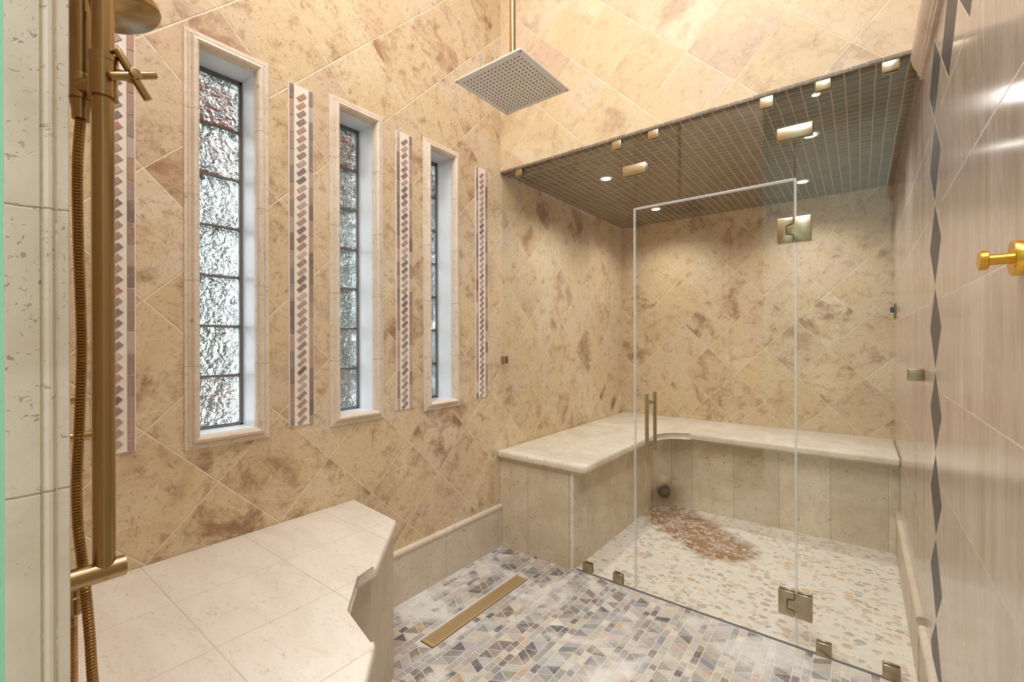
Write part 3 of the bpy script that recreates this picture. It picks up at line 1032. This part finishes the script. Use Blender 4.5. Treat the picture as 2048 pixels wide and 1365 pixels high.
door = tag(empty('glass_door'), 'frameless glass steam room door with a bar pull and two square hinges', 'door')
bm = bmesh.new(); prism(bm, [(XA + 0.002, 0.010), (XB - 0.002, 0.010), (XB - 0.002, ZD), (XA + 0.002, ZD)], 1, YG - TH, YG + TH)
link('pane', bm, M['glass'], door)
bm = bmesh.new(); box(bm, (XA - 0.006, YG - 0.008, 0.010), (XA + 0.002, YG + 0.008, ZD + 0.006), 0.002); link('edge_seal', bm, M['seal'], door)
bm = bmesh.new(); box(bm, (XB - 0.002, YG - 0.008, 0.010), (XB + 0.007, YG + 0.008, ZD + 0.006), 0.002); link('edge_seal', bm, M['seal'], door)
bm = bmesh.new(); box(bm, (XA + 0.002, YG - 0.008, ZD - 0.002), (XB - 0.002, YG + 0.008, ZD + 0.007), 0.002); link('head_seal', bm, M['seal'], door)
for zc in (1.655, 0.164):
    hg = empty('hinge'); hg.parent = door
    hgt, wd = 0.049, 0.056
    for sgn in (-1, 1):
        ya_, yb_ = sorted((YG + sgn * TH, YG + sgn * (TH + 0.011)))
        bm = bmesh.new()
        xr_ = XB - 0.003
        prism(bm, [(xr_ - wd, zc - hgt), (xr_, zc - hgt), (xr_, zc - 0.021), (xr_ - 0.029, zc - 0.021), (xr_ - 0.029, zc + 0.021), (xr_, zc + 0.021), (xr_, zc + hgt), (xr_ - wd, zc + hgt)], 1, ya_, yb_, 0.0025, 2)
        link('leaf', bm, M['bronze'], hg, 35)
        bm = bmesh.new()
        prism(bm, [(XB + 0.001, zc - hgt), (XB + wd, zc - hgt), (XB + wd, zc + hgt), (XB + 0.001, zc + hgt), (XB + 0.001, zc + 0.018), (XB - 0.027, zc + 0.018), (XB - 0.027, zc - 0.018), (XB + 0.001, zc - 0.018)], 1, ya_, yb_, 0.0025, 2)
        link('leaf', bm, M['bronze'], hg, 35)
hd = empty('handle'); hd.parent = door
HX = -0.790
for y_ in (YG - 0.052, YG + 0.052):
    bm = bmesh.new(); cyl(bm, (HX, y_, 0.682), (HX, y_, 0.966), 0.0085, n=24, bev=0.001)
    link('bar', bm, M['bronze'], hd, 40)
for z_ in (0.725, 0.922):
    bm = bmesh.new(); lathe(bm, (HX, YG - 0.052, z_), (HX, YG + 0.052, z_), [(0, 0.006), (0.42, 0.006), (0.421, 0.009), (0.579, 0.009), (0.58, 0.006), (1, 0.006)], 20)
    link('standoff', bm, M['bronze'], hd, 40)

# small metal fitting on the steam room wall
sf = tag(empty('wall_fitting'), 'small dark metal fitting on the steam room wall near the back right corner', 'wall fitting')
bm = bmesh.new(); box(bm, (XR - 0.008, 3.60, 1.345), (XR, 3.68, 1.435), 0.002); link('plate', bm, M['steel_dark'], sf, 40)
bm = bmesh.new(); cyl(bm, (XR - 0.007, 3.64, 1.40), (XR - 0.026, 3.64, 1.40), 0.018, n=24, bev=0.002); link('knob', bm, M['dark'], sf, 40)

# ------------------------------------------------------------------ steam room downlights
for (lx, ly), lab in zip([(-1.245, 2.57), (-1.235, 3.405), (-0.286, 3.391), (-0.19, 2.64)],
                         ['front left', 'back left', 'back right', 'front right']):
    d = tag(empty('recessed_downlight'), 'small lit recessed downlight, %s corner of the mosaic steam room ceiling' % lab, 'ceiling light', 'steam room downlights')
    bm = bmesh.new(); lathe(bm, (lx, ly, ZC - 0.004), (lx, ly, ZC + 0.001), [(0, 0.036), (0.5, 0.040), (1, 0.040)], 32)
    link('trim_ring', bm, M['white'], d, 40)
    bm = bmesh.new(); lathe(bm, (lx, ly, ZC - 0.0055), (lx, ly, ZC - 0.003), [(0, 0.026), (1, 0.030)], 32)
    link('lens', bm, M['lens'], d, 40)
    l = bpy.data.lights.new('downlight_beam', 'SPOT')
    l.energy, l.color, l.spot_size, l.spot_blend, l.shadow_soft_size = 20, (1.0, 0.97, 0.94), R(150), 0.9, 0.03
    lo = bpy.data.objects.new('downlight_beam', l)
    COL.objects.link(lo); lo.location = (lx, ly, ZC - 0.03); lo.parent = d

d = tag(empty('recessed_downlight'), 'small lit downlight in the bathroom ceiling, mirrored in the glass', 'ceiling light')
bm = bmesh.new(); lathe(bm, (-0.387, -1.95, ZT - 0.004), (-0.387, -1.95, ZT + 0.001), [(0, 0.05), (0.5, 0.055), (1, 0.055)], 32)
link('trim_ring', bm, M['white'], d, 40)
bm = bmesh.new(); lathe(bm, (-0.387, -1.95, ZT - 0.0055), (-0.387, -1.95, ZT - 0.003), [(0, 0.04), (1, 0.045)], 32)
link('lens', bm, M['lens'], d, 40)

# ------------------------------------------------------------------ rain shower head
rh = tag(empty('rain_shower_head'), 'square brushed nickel rain shower head hanging from the ceiling on a thin rod', 'shower head')
HXa, HXb, HYa, HYb, HZ = -1.068, -0.792, 1.070, 1.352, 2.08
bm = bmesh.new(); box(bm, (HXa, HYa, HZ), (HXb, HYb, HZ + 0.007), 0.002)
link('plate', bm, M['nickel'], rh, 35)
bm = bmesh.new()
for i in range(16):
    for j in range(16):
        xx = HXa + 0.024 + (HXb - HXa - 0.048) * i / 15
        yy = HYa + 0.024 + (HYb - HYa - 0.048) * j / 15
        cyl(bm, (xx, yy, HZ - 0.0012), (xx, yy, HZ + 0.001), 0.0023, n=8)
nz = link('nozzles', bm, M['dark'], rh); nz['kind'] = 'stuff'
mx_, my_ = (HXa + HXb) / 2, (HYa + HYb) / 2
for px, py in ((HXa + .007, HYa + .007), (HXb - .007, HYa + .007), (HXa + .007, HYb - .007), (HXb - .007, HYb - .007)):
    bm = bmesh.new(); cyl(bm, (px, py, HZ - 0.001), (px, py, HZ + 0.001), 0.0025, n=10); link('screw', bm, M['dark'], rh)
bm = bmesh.new(); lathe(bm, (mx_, my_, HZ + 0.007), (mx_, my_, HZ + 0.06), [(0, 0.03), (0.15, 0.03), (0.3, 0.018), (0.7, 0.018), (0.8, 0.012), (1, 0.012)], 32)
link('swivel', bm, M['nickel'], rh, 40)
bm = bmesh.new(); cyl(bm, (mx_, my_, HZ + 0.05), (mx_, my_, ZT - 0.01), 0.0105, n=24); link('rod', bm, M['brass'], rh, 40)
bm = bmesh.new(); lathe(bm, (mx_, my_, ZT - 0.014), (mx_, my_, ZT), [(0, 0.028), (0.3, 0.032), (1, 0.032)], 32); link('ceiling_flange', bm, M['brass'], rh, 40)

# ------------------------------------------------------------------ brass hand shower and slide rail
PX, PY = -0.85, 0.1508
PR = 0.0125
rail = tag(empty('shower_rail'), 'brushed brass vertical shower slide rail in the left foreground', 'shower rail')
bm = bmesh.new(); cyl(bm, (PX, PY, 0.885), (PX, PY, 2.05), PR, n=48); link('pole', bm, M['brass'], rail, 40)
for zz in (0.893, 2.0):
    bm = bmesh.new(); cyl(bm, (PX, YN1, zz), (PX, 0.1735, zz), 0.0142, n=40, bev=0.0012); link('wall_bracket', bm, M['brass'], rail, 40)
sl = empty('slider'); sl.parent = rail
ZS = 1.595
bm = bmesh.new(); lathe(bm, (PX, PY, ZS - 0.030), (PX, PY, ZS + 0.030), [(0, 0.0168), (0.12, 0.0168), (0.13, 0.0162), (0.85, 0.0162), (0.86, 0.0170), (1.0, 0.0170)], 48)
link('collar', bm, M['brass'], sl, 40)
# holder arm towards the hand shower
HSX, HSY = -0.905, 0.136
bm = bmesh.new(); cyl(bm, (PX - 0.01, PY - 0.002, ZS - 0.006), (HSX + 0.012, HSY, ZS - 0.006), 0.0105, n=28); link('holder_arm', bm, M['brass'], sl, 40)
bm = bmesh.new(); lathe(bm, (HSX, HSY, ZS - 0.022), (HSX, HSY, ZS + 0.014), [(0, 0.0165), (0.2, 0.0178), (0.9, 0.0178), (1, 0.0168)], 36); link('holder_cup', bm, M['brass'], sl, 40)
# cross knob
ax = Vector((0.963, 0.205, 0.174)).normalized()
hub = Vector((PX + 0.012, 0.1815, 1.607))
bm = bmesh.new(); cyl(bm, Vector((PX, PY, ZS + 0.006)), hub - ax * 0.004, 0.007, n=24); link('spindle', bm, M['brass'], sl, 40)
bm = bmesh.new(); cyl(bm, hub - ax * 0.010, hub + ax * 0.009, 0.0078, n=32, bev=0.0008); link('hub', bm, M['brass'], sl, 40)
side = ax.cross(Vector((0, 0, 1))).normalized()
upv = side.cross(ax).normalized()
for an_ in (-30, 60):
    dv_ = (side * math.cos(R(an_)) + upv * math.sin(R(an_))).normalized()
    bm = bmesh.new(); cyl(bm, hub - dv_ * 0.034, hub + dv_ * 0.034, 0.0056, n=24, bev=0.0006); link('cross_arm', bm, M['brass'], sl, 40)

hs = tag(empty('hand_shower'), 'brass telephone hand shower with a ribbed metal hose beside the slide rail', 'hand shower')
bm = bmesh.new()
lathe(bm, (HSX, HSY, ZS - 0.006), (HSX, HSY, ZS + 0.30), [(0, 0.0135), (0.04, 0.0150), (0.30, 0.0158), (0.335, 0.0172), (0.36, 0.0172), (0.365, 0.0140), (1.0, 0.0135)], 40)
link('handle', bm, M['brass'], hs, 40)
bm = bmesh.new()
tube(bm, [(HSX, HSY, ZS + 0.29), (HSX, HSY + 0.002, ZS + 0.32), (HSX, HSY + 0.012, ZS + 0.338), (HSX - 0.002, HSY + 0.03, ZS + 0.335), (HSX - 0.004, HSY + 0.05, ZS + 0.315), (HSX - 0.006, HSY + 0.06, ZS + 0.27)], 0.0125, 24)
link('neck', bm, M['brass'], hs, 50)
# bell head
hc0, hc1 = Vector((HSX - 0.012, 0.205, ZS + 0.185)), Vector((HSX - 0.012, 0.205, ZS + 0.085))
bm = bmesh.new()
bc = Vector((-0.925, 0.186, 1.750)); bd = Vector((0.10, 0.30, -0.80)).normalized()
lathe(bm, bc - bd * 0.055, bc + bd * 0.018, [(0, 0.012), (0.15, 0.016), (0.35, 0.026), (0.55, 0.040), (0.72, 0.0475), (0.86, 0.0495), (0.95, 0.0485), (1.0, 0.045)], 56)
link('bell_head', bm, M['brass'], hs, 50)
bm = bmesh.new(); cyl(bm, Vector((HSX - 0.006, HSY + 0.055, ZS + 0.285)), bc - bd * 0.045, 0.0125, n=24); link('head_stem', bm, M['brass'], hs, 50)
bm = bmesh.new(); lathe(bm, (HSX, HSY, ZS - 0.05), (HSX, HSY, ZS - 0.006), [(0, 0.0102), (0.3, 0.0105), (0.55, 0.0128), (1, 0.0135)], 32); link('hose_nut', bm, M['brass'], hs, 40)

# ribbed hose: down beside the pole, loop below the frame, back up to a wall outlet
ctrl = [(HSX, HSY, ZS - 0.045)]
def at_u(u, v, x):
    yaw = R(37.7105)
    l_, dn = (u - 1024) / 899.68, (v - 680) / 899.68
    rx, ry, rz = math.cos(yaw) * l_ - math.sin(yaw), math.sin(yaw) * l_ + math.cos(yaw), -dn
    t = x / rx
    return (x, ry * t, 1.22 + rz * t)
for u_, v_, x_ in ((156, 330, -0.905), (157, 470, -0.905), (162, 620, -0.905), (163, 720, -0.905), (158, 860, -0.905), (153, 960, -0.905), (155, 1050, -0.902),
                   (163, 1120, -0.897), (170, 1180, -0.893), (178, 1270, -0.888), (185, 1370, -0.882)):
    ctrl.append(at_u(u_, v_, x_))
last = ctrl[-1]
ctrl += [(last[0] - 0.005, last[1] + 0.008, last[2] - 0.045), (last[0] - 0.02, last[1] + 0.005, last[2] - 0.075), (last[0] - 0.05, last[1] - 0.012, last[2] - 0.08)]
oc = at_u(143, 1190, -0.93)
ctrl += [(-0.944, oc[1] + 0.002, oc[2] - 0.19), (-0.938, oc[1] + 0.001, oc[2] - 0.10), (-0.932, oc[1], oc[2] - 0.045), (-0.930, oc[1], oc[2] - 0.02)]


def catmull(P, step):
    out = []
    P = [Vector(p) for p in P]
    for i in range(len(P) - 1):
        p0, p1, p2, p3 = P[max(i - 1, 0)], P[i], P[i + 1], P[min(i + 2, len(P) - 1)]
        n = max(2, int((p2 - p1).length / step))
        for j in range(n):
            t = j / n
            out.append(0.5 * ((2 * p1) + (p2 - p0) * t + (2 * p0 - 5 * p1 + 4 * p2 - p3) * t * t + (3 * p1 - p0 - 3 * p2 + p3) * t ** 3))
    out.append(P[-1])
    return out


hp = catmull(ctrl, 0.0011)
bm = bmesh.new()
tube(bm, hp, lambda i: (0.0050, 0.0064, 0.0066, 0.0064)[i % 4], 14)
link('hose', bm, M['brass_hose'], hs, 30)

ob = tag(empty('hose_outlet'), 'brass hose outlet elbow low on the near wall behind the rail', 'wall outlet')
bm = bmesh.new(); lathe(bm, (oc[0], oc[1], oc[2] - 0.03), (oc[0], oc[1], oc[2] + 0.03), [(0, 0.009), (0.08, 0.0135), (0.40, 0.0135), (0.42, 0.0150), (0.48, 0.0150), (0.50, 0.0128), (0.8, 0.0128), (0.82, 0.0150), (1, 0.0150)], 32)
link('connector', bm, M['brass'], ob, 40)
bm = bmesh.new(); cyl(bm, (oc[0], YN1, oc[2] + 0.02), (oc[0], oc[1] + 0.002, oc[2] + 0.02), 0.011, n=28); link('elbow', bm, M['brass'], ob, 40)
bm = bmesh.new(); cyl(bm, (oc[0], YN1, oc[2] + 0.02), (oc[0], YN1 + 0.006, oc[2] + 0.02), 0.026, n=36, bev=0.001); link('rosette', bm, M['brass'], ob, 40)

# brass lever valves further along the near wall
for (u_, v_, x_, ue), lab in (((141, 797, -1.20, 150), 'upper'), ((141, 868, -1.20, 186), 'lower')):
    e_ = at_u(ue, v_, x_)
    v = tag(empty('shower_valve'), 'brass shower valve on the near wall behind the hose, %s of two' % lab, 'valve', 'near wall valves')
    bm = bmesh.new(); cyl(bm, (x_, YN1, e_[2]), (x_, e_[1], e_[2]), 0.0085, n=24, bev=0.001); link('stem', bm, M['brass'], v, 40)
    bm = bmesh.new(); cyl(bm, (x_, YN1, e_[2]), (x_, YN1 + 0.008, e_[2]), 0.030, n=36, bev=0.001); link('rosette', bm, M['brass'], v, 40)

# ------------------------------------------------------------------ robe hook on the polished wall
hk = tag(empty('robe_hook'), 'round satin gold robe hook on the polished right wall', 'hook')
hc = Vector((XR, 0.900, 1.329))
bm = bmesh.new(); lathe(bm, hc, hc + Vector((-0.012, 0, 0)), [(0, 0.024), (0.85, 0.024), (1.0, 0.0225)], 48); link('rosette', bm, M['gold'], hk, 40)
bm = bmesh.new(); cyl(bm, hc + Vector((-0.011, 0, 0)), hc + Vector((-0.037, 0, 0)), 0.0075, n=32); link('stem', bm, M['gold'], hk, 40)
bm = bmesh.new(); lathe(bm, hc + Vector((-0.034, 0, 0)), hc + Vector((-0.043, 0, 0)), [(0, 0.0128), (0.1, 0.0136), (0.9, 0.0136), (1, 0.0128)], 40); link('knob', bm, M['gold'], hk, 40)

# ------------------------------------------------------------------ linear drain
dn = tag(empty('linear_drain'), 'narrow perforated brass linear drain in the mosaic floor', 'drain')
bm = bmesh.new()
gx0, gx1, gy0, gy1 = DR[0] + 0.004, DR[1] - 0.004, DR[2] + 0.004, DR[3] - 0.004
# solid grate; the dark of the holes is laid on as hexagonal perforations
nx, ny = 5, 48
cellx, celly = (gx1 - gx0 - 0.016) / nx, (gy1 - gy0 - 0.03) / ny
box(bm, (gx0, gy0, -0.002), (gx1, gy1, 0.0015), 0.001, 1)
link('grate', bm, M['drain'], dn, 35)
bm = bmesh.new()
for i in range(nx * 2):
    for j in range(ny):
        cx_ = gx0 + 0.008 + (i + 0.5) * cellx / 2
        cy_ = gy0 + 0.015 + (j + 0.5 + (0.5 if i % 2 else 0)) * celly
        if cy_ > gy1 - 0.012: continue
        cyl(bm, (cx_, cy_, 0.0008), (cx_, cy_, 0.0017), 0.0020, n=6)
pf = link('hole_shade_discs', bm, M['dark'], dn); pf['kind'] = 'stuff'
bm = bmesh.new()
box(bm, (DR[0], DR[2], -0.06), (gx0 - 0.001, DR[3], -0.001)); box(bm, (gx1 + 0.001, DR[2], -0.06), (DR[1], DR[3], -0.001))
box(bm, (DR[0], DR[2], -0.06), (DR[1], gy0 - 0.001, -0.001)); box(bm, (DR[0], gy1 + 0.001, -0.06), (DR[1], DR[3], -0.001))
box(bm, (DR[0], DR[2], -0.065), (DR[1], DR[3], -0.05))
link('channel', bm, M['steel_dark'], dn)

# ------------------------------------------------------------------ outside the windows
bm = bmesh.new(); box(bm, (-3.15, -1.6, 2.42), (XL - 0.22, 2.3, 2.52)); tag(link('eave_soffit', bm, M['soffit']), 'rust brown roof eave outside the top of the first window', 'roof eave')
bm = bmesh.new(); box(bm, (-9, -6, -0.3), (XL - 0.22, 9, -0.2)); struct(link('ground_outside', bm, M['ground']))
verts, faces = [], []
for i in range(8000):
    c = Vector((rng.uniform(-4.4, -3.3), rng.uniform(0.7, 3.9), rng.uniform(-0.2, 1.9) + 1.2 * rng.random()))
    a = Vector((rng.gauss(0, 1), rng.gauss(0, 1), rng.gauss(0, 1))).normalized()
    b = a.orthogonal().normalized()
    s = rng.uniform(0.05, 0.10)
    o = len(verts)
    verts += [c - a * s, c + b * s * 0.45, c + a * s, c - b * s * 0.45]
    faces.append((o, o + 1, o + 2, o + 3))
me = bpy.data.meshes.new('garden_hedge'); me.from_pydata(verts, [], faces); me.materials.append(M['leaf'])
hdg = bpy.data.objects.new('garden_hedge', me); COL.objects.link(hdg)
tag(hdg, 'loose green hedge outside the glass block windows', 'hedge', kind='stuff')

bm = bmesh.new(); box(bm, (-3.0, 0.6, -0.2), (-2.85, 4.0, 0.55)); tag(link('garden_wall', bm, M['soffit']), 'low rust brown wall in front of the hedge outside', 'garden wall')
